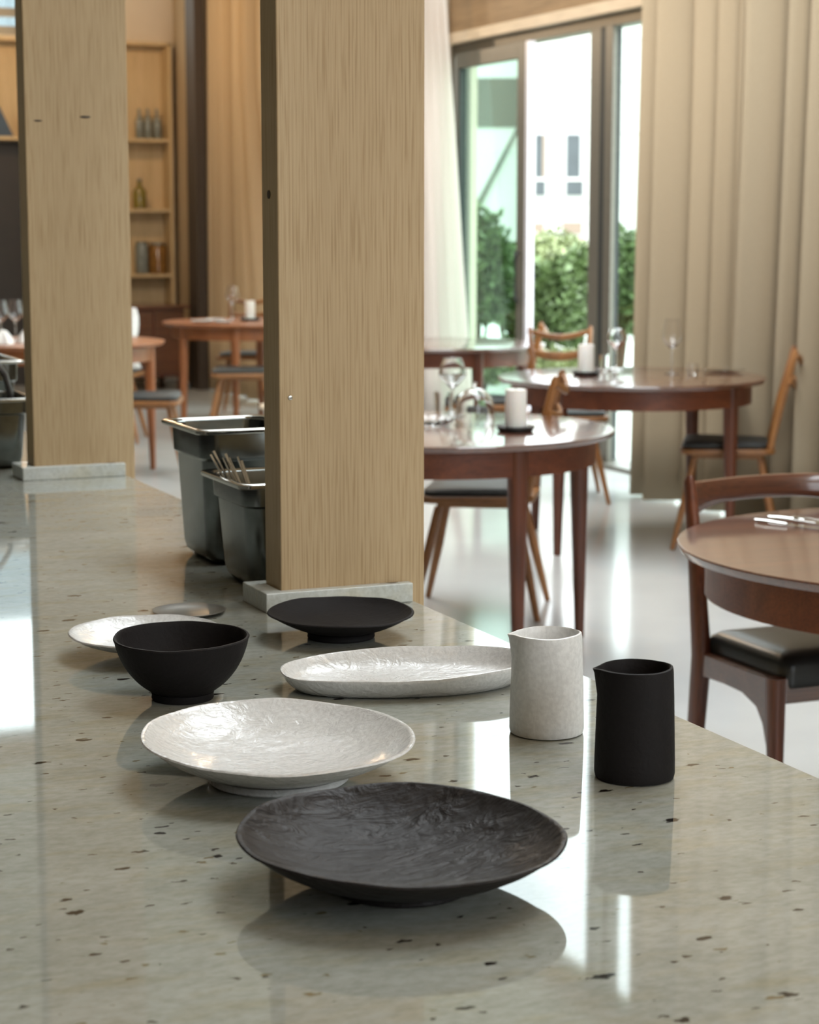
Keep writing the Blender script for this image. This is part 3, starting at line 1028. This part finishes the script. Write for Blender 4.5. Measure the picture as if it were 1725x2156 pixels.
# ------------------------------------------------------------------ teak dining chair with leather seat (faces -y)
def teak_chair():
    o = thing('dining_chair', 'dark teak chair with black leather seat and curved top rail, at the right edge', 'chair', (2.74, 3.92, 0))
    W2 = .245
    for s in (-1, 1):
        link('rear_leg', sweep([(s * (W2 - .003), .20, 0), (s * W2, .155, .22), (s * W2, .135, .42), (s * W2, .165, .62), (s * (W2 - .005), .215, .832), (s * (W2 - .006), .218, .845)],
                               [(.014, .017), (.018, .024), (.021, .026), (.017, .022), (.011, .016), (.006, .010)], 18, sq=2.8, up=(0, 1, 0)), 'teakv', o)
        link('front_leg', sweep([(s * (W2 - .0), -.195, 0), (s * W2, -.19, .25), (s * W2, -.185, .40), (s * W2, -.185, .432)],
                                [(.013, .013), (.018, .018), (.021, .022), (.021, .022)], 18, sq=2.8, up=(0, 1, 0)), 'teakv', o)
        # side rail with a curved knee running into the front leg
        pts = []; rad = []
        prof = [(.115, .372, .43), (.02, .374, .43), (-.06, .370, .43), (-.12, .350, .43), (-.15, .315, .43), (-.172, .25, .43)]
        bm = bmesh.new()
        A = []; B = []
        for (y, zl, zt) in prof:
            A.append(bm.verts.new((s * (W2 + .010), y, zl))); B.append(bm.verts.new((s * (W2 + .010), y, zt)))
        A2 = []; B2 = []
        for (y, zl, zt) in prof:
            A2.append(bm.verts.new((s * (W2 - .014), y, zl))); B2.append(bm.verts.new((s * (W2 - .014), y, zt)))
        n = len(prof)
        for i in range(n - 1):
            bm.faces.new((A[i], A[i + 1], B[i + 1], B[i])); bm.faces.new((A2[i], B2[i], B2[i + 1], A2[i + 1]))
            bm.faces.new((A[i], A2[i], A2[i + 1], A[i + 1])); bm.faces.new((B[i], B[i + 1], B2[i + 1], B2[i]))
        bm.faces.new((A[0], B[0], B2[0], A2[0])); bm.faces.new((A[-1], A2[-1], B2[-1], B[-1]))
        link('side_rail', bm, 'teak', o, smooth=False, bevel=.004)
    link('front_rail', box(-W2 + .02, W2 - .02, -.195, -.172, .37, .43), 'teak', o, smooth=False, bevel=.003)
    link('back_rail', box(-W2 + .02, W2 - .02, .125, .145, .37, .43), 'teak', o, smooth=False, bevel=.003)
    # leather seat: box cushion with soft crown
    def ring(i, z, r=.03): return [(x, y - .028, z) for x, y in rrect(.232 - i, .172 - i, r, 6)]
    link('seat_cushion', loft([ring(.012, .402), ring(.002, .405), ring(0, .415), ring(-.001, .455), ring(.004, .468), ring(.018, .478), ring(.06, .486), ring(.12, .489)]), 'leather', o)
    # top rail: bows away, deep at the posts
    pts = []; rad = []
    for i in range(25):
        u = -1 + 2 * i / 24
        t = abs(u) ** 4
        zz = .798 + .006 * (1 - u * u)
        hh = .029 + .017 * t
        pts.append((u * (W2 - .004), .212 + .045 * (1 - u * u), zz - .012 * t))
        rad.append((.010, hh))
    link('top_rail', sweep(pts, rad, 14, sq=3.2), 'teak', o)
    return o
teak_chair()

# ------------------------------------------------------------------ things on the tables
def candle(label, c, h=.125, r=.036, rd=.066):
    o = thing('candle', label + ' pillar candle', 'candle', (c[0], c[1], TH + .0165), 0, 'white pillar candles')
    o['label'] = label
    link('wax', lathe([(r - .002, 0), (r, .002), (r, h - .004), (r - .002, h), (r - .008, h - .002), (r * .4, h - .008), (0, h - .009)], 40), 'wax', o)
    link('wick', sweep([(0, 0, h - .012), (.001, .001, h + .004)], .0012, 6), 'wick', o)
    d = thing('candle_dish', label.replace('white candle', 'black dish under the white candle'), 'dish', (c[0], c[1], TH), 0, 'black dishes under the candles')
    link('dish_body', lathe([(rd * .75, 0), (rd * .85, .001), (rd, .017), (rd * .98, .019), (rd * .93, .017), (rd * .8, .0145), (0, .0145)], 40), 'dish', d)
candle('white candle on the central table', (2.935, 5.975))
candle('white candle on the table before the beige curtain', (4.33, 8.09))
candle('white candle on the far left table', (4.57, 13.62), rd=.075)

def wine_glass(label, c, h=.235, r=.044, bw=.0, group='stemmed wine glasses'):
    o = thing('wine_glass', label, 'glass', (c[0], c[1], TH + .0005), 0, group)
    hb = h * .48
    out = [(.036, 0), (.036, .001), (.012, .004), (.004, .012), (.0034, hb - .02), (.006, hb - .004), (.018, hb + .006), (r * .93, hb + .038), (r, hb + .052), (r * .9, hb + .075), (r * .68, h - .002), (r * .66, h)]
    inn = [(r * .64, h - .001), (r * .88, hb + .075), (r * .975, hb + .052), (r * .90, hb + .039), (.016, hb + .009), (0, hb + .005)]
    link('glass_body', lathe(smoothprof(out[:5], 3) + smoothprof(out[5:], 9) + smoothprof(inn, 9), 40, capb=True), 'glass', o)
    return o
def tumbler(label, c, h=.085, r=.032, group='small clear tumblers'):
    o = link('tumbler', lathe([(r * .8, 0), (r * .84, .001), (r, h), (r - .002, h), (r * .80, .008), (0, .008)], 32), 'glass', loc=(c[0], c[1], TH + .0005))
    tag(o, label, 'glass', group)
wine_glass('upright wine glass at the back of the central table, left of the glass dome', (2.985, 6.60), .205, .05)
wine_glass('tall wine glass standing alone on the right of the table before the beige curtain', (4.735, 8.01), .25, .046)
wine_glass('wine glass behind the candle on the table before the beige curtain', (4.66, 8.40), .19, .046)
wine_glass('wine glass behind the candle on the far left table', (4.52, 13.87), .24, .046)
wine_glass('left wine glass on the table behind the far pillar', (2.40, 11.74), .24, .046)
wine_glass('right wine glass on the table behind the far pillar', (2.50, 11.80), .24, .046)
tumbler('tumbler left of the wine glass on the central table', (2.91, 6.52), .09)
tumbler('tumbler at the pillar edge on the central table', (2.80, 6.62), .085)
tumbler('low tumbler beside the tall wine glass before the beige curtain', (4.80, 7.93), .05, .028)
tumbler('small tumbler just right of the candle before the beige curtain', (4.54, 8.30), .075, .026)
tumbler('tumbler near the window edge on the table before the beige curtain', (4.50, 8.42), .06, .03)
# glass dome and cut glass dish
o = thing('glass_dome', 'round clear glass dome on the central table, left of the candle', 'dome', (2.905, 6.235, TH + .0005))
R = .067
dm = [(R, 0), (R + .001, .03), (R, .052), (R * .93, .082), (R * .75, .105), (R * .45, .121), (.008, .127)]
dmi = [(r - .003, z - .003 if z > 0 else 0) for r, z in dm[::-1] if r > .01]
link('dome_shell', lathe(smoothprof(dm, 9) + [(.0, .1272), (.0, .124)][:0] + smoothprof([(.006, .1235)] + dmi, 9), 48, capb=False, capt=False), 'glass', o)
link('knob', lathe([(0, .126), (.006, .127), (.005, .132), (.009, .138), (.007, .145), (0, .147)], 20), 'glass', o)
link('lower_rim', lathe([(R - .003, 0), (R + .003, 0), (R + .003, .004), (R - .003, .004), (R - .003, 0)], 48, capb=False, capt=False), 'glass', o)
def fl(a, r, z): return 1 + .05 * math.cos(16 * a) * min(1, r / .05)
o = link('glass_dish', lathe([(.06, 0), (.075, .002), (.105, .028), (.102, .029), (.072, .008), (0, .006)], 96, rs=fl), 'glass', loc=(2.73, 6.26, TH + .0005))
tag(o, 'fluted clear glass dish beside the dome on the central table', 'dish')
o = link('glass_saucer', lathe([(.03, 0), (.04, .002), (.055, .014), (.053, .015), (.037, .005), (0, .004)], 64, rs=fl), 'glass', loc=(2.68, 6.50, TH + .0005))
tag(o, 'small glass saucer by the pillar edge on the central table', 'dish')
o = thing('pepper_mill', 'small dark mill by the pillar edge on the central table', 'mill', (2.79, 6.76, TH))
link('mill_body', lathe([(.02, 0), (.022, .004), (.016, .03), (.02, .05), (.014, .056)], 24), 'black_plastic', o)
link('mill_head', lathe([(.014, .057), (.02, .066), (.014, .078), (0, .08)], 24), 'black_plastic', o)
o = link('glass_plate', lathe([(.05, 0), (.07, .001), (.10, .010), (.099, .012), (.07, .004), (0, .004)], 64), 'glass', loc=(5.03, 8.03, TH + .0005))
tag(o, 'flat glass plate at the right end of the table before the beige curtain', 'plate')

# cutlery on the right-hand table
def knife(o, L=.22):
    link('handle', sweep([(0, 0, .004), (.03, 0, .005), (.09, 0, .004)], [(.006, .003), (.0065, .0032), (.0045, .0025)], 10), 'cutlery', o)
    link('blade', sweep([(.088, 0, .003), (.12, 0, .003), (.19, .002, .003), (L, .006, .003)], [(.004, .0012), (.009, .0010), (.009, .0008), (.002, .0005)], 10), 'cutlery', o)
def fork(o, L=.20):
    link('handle', sweep([(0, 0, .004), (.05, 0, .006), (.12, 0, .003)], [(.007, .0015), (.0045, .0015), (.003, .0015)], 10), 'cutlery', o)
    bm = sweep([(.118, 0, .003), (.135, 0, .002), (.15, 0, .003)], [(.003, .0012), (.010, .0012), (.011, .0010)], 10)
    for t in (-.009, -.003, .003, .009):
        sweep([(.149, t, .003), (.17, t, .006), (.198, t, .006)], [(.002, .001), (.0016, .001), (.001, .0006)], 6, bm=bm)
    link('tines', bm, 'cutlery', o)
for (nm, f, lab, x, y, z, a) in (
        ('knife', knife, 'knife nearest the table rim in the cutlery bundle on the right-hand table', 2.555, 3.925, 0, -70),
        ('fork', fork, 'fork lying across the middle of the cutlery bundle on the right-hand table', 2.585, 3.915, 0.004, -62),
        ('butter_knife', knife, 'knife furthest back in the cutlery bundle on the right-hand table', 2.61, 3.955, 0, -58),
        ('serving_fork', fork, 'short fork at the right edge of the picture on the right-hand table', 2.64, 3.90, 0.006, -75)):
    o = thing(nm, lab, 'cutlery', (x, y, TH + .0005 + z), math.radians(a))
    f(o)

# far left table: plates, napkins
for k, (x, y, r) in enumerate(((4.19, 13.55, .085), (4.34, 13.72, .075), (4.30, 13.40, .06))):
    lab = ('left', 'middle', 'right')[k]
    o = link('side_plate', lathe([(r * .6, 0), (r * .65, .001), (r, .012), (r * .97, .014), (r * .62, .005), (0, .005)], 40), 'white_cer', loc=(x, y, TH + .0005))
    tag(o, lab + 'most of the small white plates on the far left table', 'plate', 'small white plates')
for k, (x, y) in enumerate(((2.36, 11.50), (2.52, 11.58))):
    bm = lathe([(.05, 0), (.055, .002), (.045, .04), (.02, .075), (0, .085)], 24, rs=lambda a, r, z: 1 + .18 * math.cos(5 * a))
    o = link('napkin', bm, 'napkin', loc=(x, y, TH + .0005))
    tag(o, ('left', 'right')[k] + ' folded white napkin before the wine glasses behind the far pillar', 'napkin')

# ------------------------------------------------------------------ far wall shelf, sideboard
sf = thing('wall_shelf', 'tall pale wooden shelf on the far wall holding jars and bottles', 'shelf', (0, 0, 0))
yb, yf = YB - .01, YB - .26
link('side_panel', box(5.20, 5.235, yf, yb, .70, 3.05), 'shelfwood', sf, smooth=False)
link('side_panel', box(4.44, 4.475, yf, yb, .70, 2.18), 'shelfwood', sf, smooth=False)
link('back_panel', box(4.475, 5.20, yb - .02, yb, .70, 3.03), 'shelfwood', sf, smooth=False)
link('back_panel', box(1.6, 4.475, yb - .02, yb, 2.20, 3.03), 'shelfwood', sf, smooth=False)
link('shelf_board', box(1.6, 5.235, yf, yb, 3.03, 3.06), 'shelfwood', sf, smooth=False)
link('shelf_board', box(1.6, 5.20, yf, yb - .02, 2.175, 2.205), 'shelfwood', sf, smooth=False)
for z in (1.565, .978):
    link('shelf_board', box(4.475, 5.20, yf, yb - .02, z - .015, z + .015), 'shelfwood', sf, smooth=False)
def jar(name, label, x, z, r, h, mat, neck=False, group='jars and bottles on the far wall shelf'):
    o = thing(name, label, 'bottle' if neck else 'jar', (x, YB - .15, z), 0, group)
    if neck:
        link('body', lathe([(r * .9, 0), (r, .006), (r, h * .62), (r * .5, h * .78), (r * .35, h * .8), (r * .35, h)], 24), mat, o)
        link('cap', lathe([(r * .38, h), (r * .38, h + .02), (0, h + .021)], 16), 'lid', o)
    else:
        link('body', lathe([(r * .9, 0), (r, .008), (r, h * .86), (r * .85, h * .93)], 28), mat, o)
        link('cap', lathe([(r * .9, h * .93), (r * .9, h), (0, h + .001)], 28), 'lid', o)
for i, x in enumerate((4.955, 5.035, 5.12)):
    jar('bottle', ('leftmost', 'middle', 'rightmost')[i] + ' of the three grey bottles on the far shelf', x, 2.206, .036, .25, 'bottle', True)
jar('bottle', 'round olive green bottle beside the far pillar on the middle shelf', 4.945, 1.581, .060, .25, 'green_jar', True)
jar('preserve_jar', 'grey green jar at the left on the lowest shelf', 4.955, .994, .060, .29, 'bottle')
jar('preserve_jar', 'wide amber preserve jar at the right on the lowest shelf', 5.105, .994, .085, .28, 'amber_jar')
o = link('blue_folder', prism([(0, 0), (.17, 0), (.05, .26), (-.06, .26)], 0, .03), 'blue', loc=(3.64, YB - .14, 2.206), smooth=False, bevel=.003)
o.rotation_euler = (PI / 2, 0, 0)
tag(o, 'dark blue folder leaning on the high shelf at the far left', 'folder')
jar('preserve_jar', 'brown jar standing on the high shelf at the far left', 3.94, 2.206, .07, .20, 'amber_jar')

sb = thing('sideboard', 'dark red wooden sideboard under the jar shelf in the far corner', 'sideboard', (0, 0, 0))
link('top', box(4.45, 5.10, 16.85, 17.6, .715, .745), 'teak', sb, smooth=False, bevel=.004)
link('carcass', box(4.50, 5.06, 16.90, 17.58, .12, .715), 'teakv', sb, smooth=False)
for x0 in (4.52, 4.79):
    d = link('door_panel', box(x0, x0 + .25, 16.885, 16.90, .15, .69), 'teak', sb, smooth=False, bevel=.003)
for x in (4.53, 5.03):
    for y in (16.95, 17.53):
        link('leg', box(x - .02, x + .02, y - .02, y + .02, 0, .12), 'teakv', sb, smooth=False)

# ------------------------------------------------------------------ pendant lamps overhead (their sparkle shows in the glaze)
first = None
pend = [(.3, .6), (1.6, .2), (2.6, 1.4), (.9, -1.2), (2.2, -1.0), (3.4, 4.2), (3.2, 13.4), (3.8, 15.9), (3.5, 9.0)]
for i, (x, y) in enumerate(pend):
    if first is None:
        first = thing('pendant_lamp', 'small warm pendant lamp hanging over the counter', 'lamp', (x, y, 3.4), 0, 'pendant lamps')
        link('shade', lathe([(.02, .16), (.05, .14), (.085, .03), (.083, .03), (.047, .137), (.018, .155)], 32, capb=False, capt=False), 'walldark', first)
        link('bulb', lathe([(0, 0), (.02, .006), (.03, .03), (.02, .06), (.012, .09)], 20), 'bulb', first)
        pl_d = bpy.data.lights.new('lamp_light', 'POINT')
        pl_d.energy = 12; pl_d.color = (1.0, .66, .36); pl_d.shadow_soft_size = .035
        pl_o = bpy.data.objects.new('lamp_light', pl_d)
        COL.objects.link(pl_o); pl_o.parent = first; pl_o.location = (0, 0, -.04)
        link('cord', sweep([(0, 0, .15), (0, 0, ZC - 3.4)], .003, 6), 'walldark', first)
    else:
        dup(first, (x, y, 3.4), 0, 'small warm pendant lamp hanging ' + ('', 'behind the camera right of the counter', 'between counter and front window', 'nearest the wall behind the camera', 'by the front window', 'above the right-hand table', 'left of the far left table', 'in front of the far wall shelf', 'between the two pillars and the door')[i], watts=75 if y > 8 else None)

# ------------------------------------------------------------------ outside
struct('ground', box(XW, 14, -6, 60, -.3, -.03), 'paving', 'pale terrace paving outside the glass wall')
lw = link('lawn', box(14, 120, -6, 120, -.32, -.06), 'grass', smooth=False)
lw['kind'] = 'structure'; lw['label'] = 'sunlit lawn beyond the terrace'

FWD = Vector((math.sin(YAW), math.cos(YAW), 0)); RGT = Vector((math.cos(YAW), -math.sin(YAW), 0))
def world(px, y, d):      # photo column, photo row, distance -> a point outside
    v = FWD * d + RGT * ((px - 862.5) / 4244 * d)
    return (v.x, v.y, 1.45 + (470 - y) / 4244 * d * 1.0)

def shrub(name, label, c, rx, ry, h, mat, nleaf, seed, ls=.085, group=None):
    r = random.Random(seed)
    o = thing(name, label, 'shrub', (c[0], c[1], -.06), 0, group)
    bm = bmesh.new()
    for _ in range(nleaf):
        a = r.uniform(0, 2 * PI); ph = math.acos(r.uniform(-.2, 1)); k = r.uniform(.55, 1.0) ** .5
        lump = 1 + .28 * noise.noise(Vector((math.cos(a) * 2, math.sin(a) * 2, math.cos(ph) * 2 + seed)))
        p = Vector((rx * math.sin(ph) * math.cos(a), ry * math.sin(ph) * math.sin(a), h * .45 + h * .55 * math.cos(ph))) * 1
        p = Vector((p.x * k * lump, p.y * k * lump, max(.03, h * .45 + (p.z - h * .45) * k * lump)))
        d = Vector((r.uniform(-1, 1), r.uniform(-1, 1), r.uniform(-.2, .9))).normalized()
        s = d.cross(Vector((r.uniform(-1, 1), r.uniform(-1, 1), r.uniform(-1, 1)))).normalized()
        L = ls * r.uniform(.7, 1.4)
        n2 = d.cross(s) * L * .12
        q = [p, p + d * L * .5 + s * L * .30 + n2, p + d * L, p + d * L * .5 - s * L * .30 + n2]
        bm.faces.new([bm.verts.new(v) for v in q])
    link('foliage', bm, mat, o, smooth=False)
    bm = bmesh.new()
    for _ in range(9):
        a = r.uniform(0, 2 * PI)
        sweep([(0, 0, 0), (rx * .25 * math.cos(a), ry * .25 * math.sin(a), h * .4), (rx * .5 * math.cos(a), ry * .5 * math.sin(a), h * .8)], [.02, .014, .006], 5, bm=bm)
    link('stems', bm, 'bark', o)
    return o
sh = [('left dense green shrub seen through the greenish door leaf', 1008, 19.0, .42, 1.62, 'leaf'),
      ('lower green shrub behind the right half of the greenish door leaf', 1072, 21.5, .42, 1.28, 'leaf'),
      ('bright leafy shrub in the left part of the open doorway', 1150, 18.0, .32, 1.12, 'leaf'),
      ('bright leafy shrub in the right part of the open doorway', 1228, 20.0, .42, 1.25, 'leaf'),
      ('dark green shrub behind the narrow right-hand pane', 1312, 18.6, .28, 1.38, 'leaf'),
      ('pale yellow green bush at the back of the open doorway', 1165, 23.8, .70, 1.42, 'leaf2'),
      ('pale bush far behind the narrow right-hand pane', 1300, 26.0, .6, 1.3, 'leaf2'),
      ('low pale plants in front of the doorway shrubs', 1200, 16.2, .42, .46, 'leaf2'),
      ('low pale plants before the greenish door leaf', 1015, 17.2, .28, .46, 'leaf2')]
for i, (lab, px, d, r_, h_, mt) in enumerate(sh):
    c = world(px, 700, d)
    shrub('shrub', lab, c, r_, r_, h_, mt, 2600 if h_ > .8 else 1500, 40 + i, .095, 'shrubs outside the door')

# white building, its front square to the view
BD = 60
bld = thing('white_building', 'bright white building across the garden with narrow windows', 'building', tuple(FWD * BD), -YAW)
def bx(px0, px1, y0, y1):     # rectangle on the facade, local x / z
    return ((px0 - 862.5) / 4244 * BD, (px1 - 862.5) / 4244 * BD, 1.45 + (470 - y1) / 4244 * BD, 1.45 + (470 - y0) / 4244 * BD)
x0, x1, z0, z1 = bx(1096, 1900, -60, 590)
link('facade', box(x0, x1, 0, 10, -.3, z1 + .4), 'facade', bld, smooth=False)
gx0, gx1, gz0, gz1 = bx(700, 1095, -60, 590)
link('wing', box(gx0, gx1, 1.2, 10, -.3, gz1 - .2), 'facade', bld, smooth=False)
bm = bmesh.new()
for y in (92, 175, 283, 425, 468):
    a = bx(1100, 1500, y, y + 2)
    box(a[0], a[1], -.012, .0, a[2], a[3], bm)
link('panel_joints', bm, 'facade2', bld, smooth=False)
for (p0, p1, q0, q1, mt) in ((1127, 1147, 287, 412, 'winglass'), (1192, 1226, 287, 412, 'winglass'), (1110, 1145, 470, 500, 'winred'), (1185, 1225, 468, 492, 'winred')):
    a = bx(p0, p1, q0, q1)
    bm = box(a[0] - .05, a[1] + .05, -.03, -.001, a[2] - .05, a[3] + .05)
    wf = link('window', bm, 'facade2', bld, smooth=False)
    link('glazing', box(a[0], a[1], -.045, -.0301, a[2], a[3]), mt, wf, smooth=False)
    if mt == 'winglass':
        link('transom', box(a[0], a[1], -.06, -.0451, a[2] + .42, a[2] + .52), 'facade', wf, smooth=False)
        link('reveal', box(a[1] - .09, a[1], -.06, -.0451, a[2] + .52, a[3]), 'winred' if p0 < 1150 else 'facade2', wf, smooth=False)
a = bx(985, 1094, 165, 266)
link('window', box(a[0], a[1], 1.15, 1.199, a[2], a[3]), 'grey_recess', bld, smooth=False)
# sloping stair flank on the wing
t = lambda px, y: ((px - 862.5) / 4244 * BD, 1.45 + (470 - y) / 4244 * BD)
pts = [t(985, 418), t(1010, 418), t(1094, 262), t(1094, 270), t(1000, 462), t(985, 462)]
bm = bmesh.new()
A = [bm.verts.new((x, 1.10, z)) for x, z in pts]; B = [bm.verts.new((x, 1.199, z)) for x, z in pts]
bm.faces.new(A); bm.faces.new(B[::-1])
for i in range(len(pts)):
    j = (i + 1) % len(pts)
    bm.faces.new((A[i], A[j], B[j], B[i]))
link('stair_flank', bm, 'grey_recess', bld, smooth=False)

# neighbouring roof seen through the far clerestory
rf = thing('neighbouring_roof', 'blue grey roof seen through the high window at the upper left', 'roof', (6.0, 30, 0))
link('roof_slope', loft([[(-9, 0, 4.1), (6, 0, 4.1), (6, 6, 4.1), (-9, 6, 4.1)], [(-9, 2.6, 6.9), (6, 2.6, 6.9), (6, 3.4, 6.9), (-9, 3.4, 6.9)]]), 'roof', rf, smooth=False)
link('wall', box(-8.7, 5.7, .4, 5.6, -.3, 4.1), 'facade', rf, smooth=False)
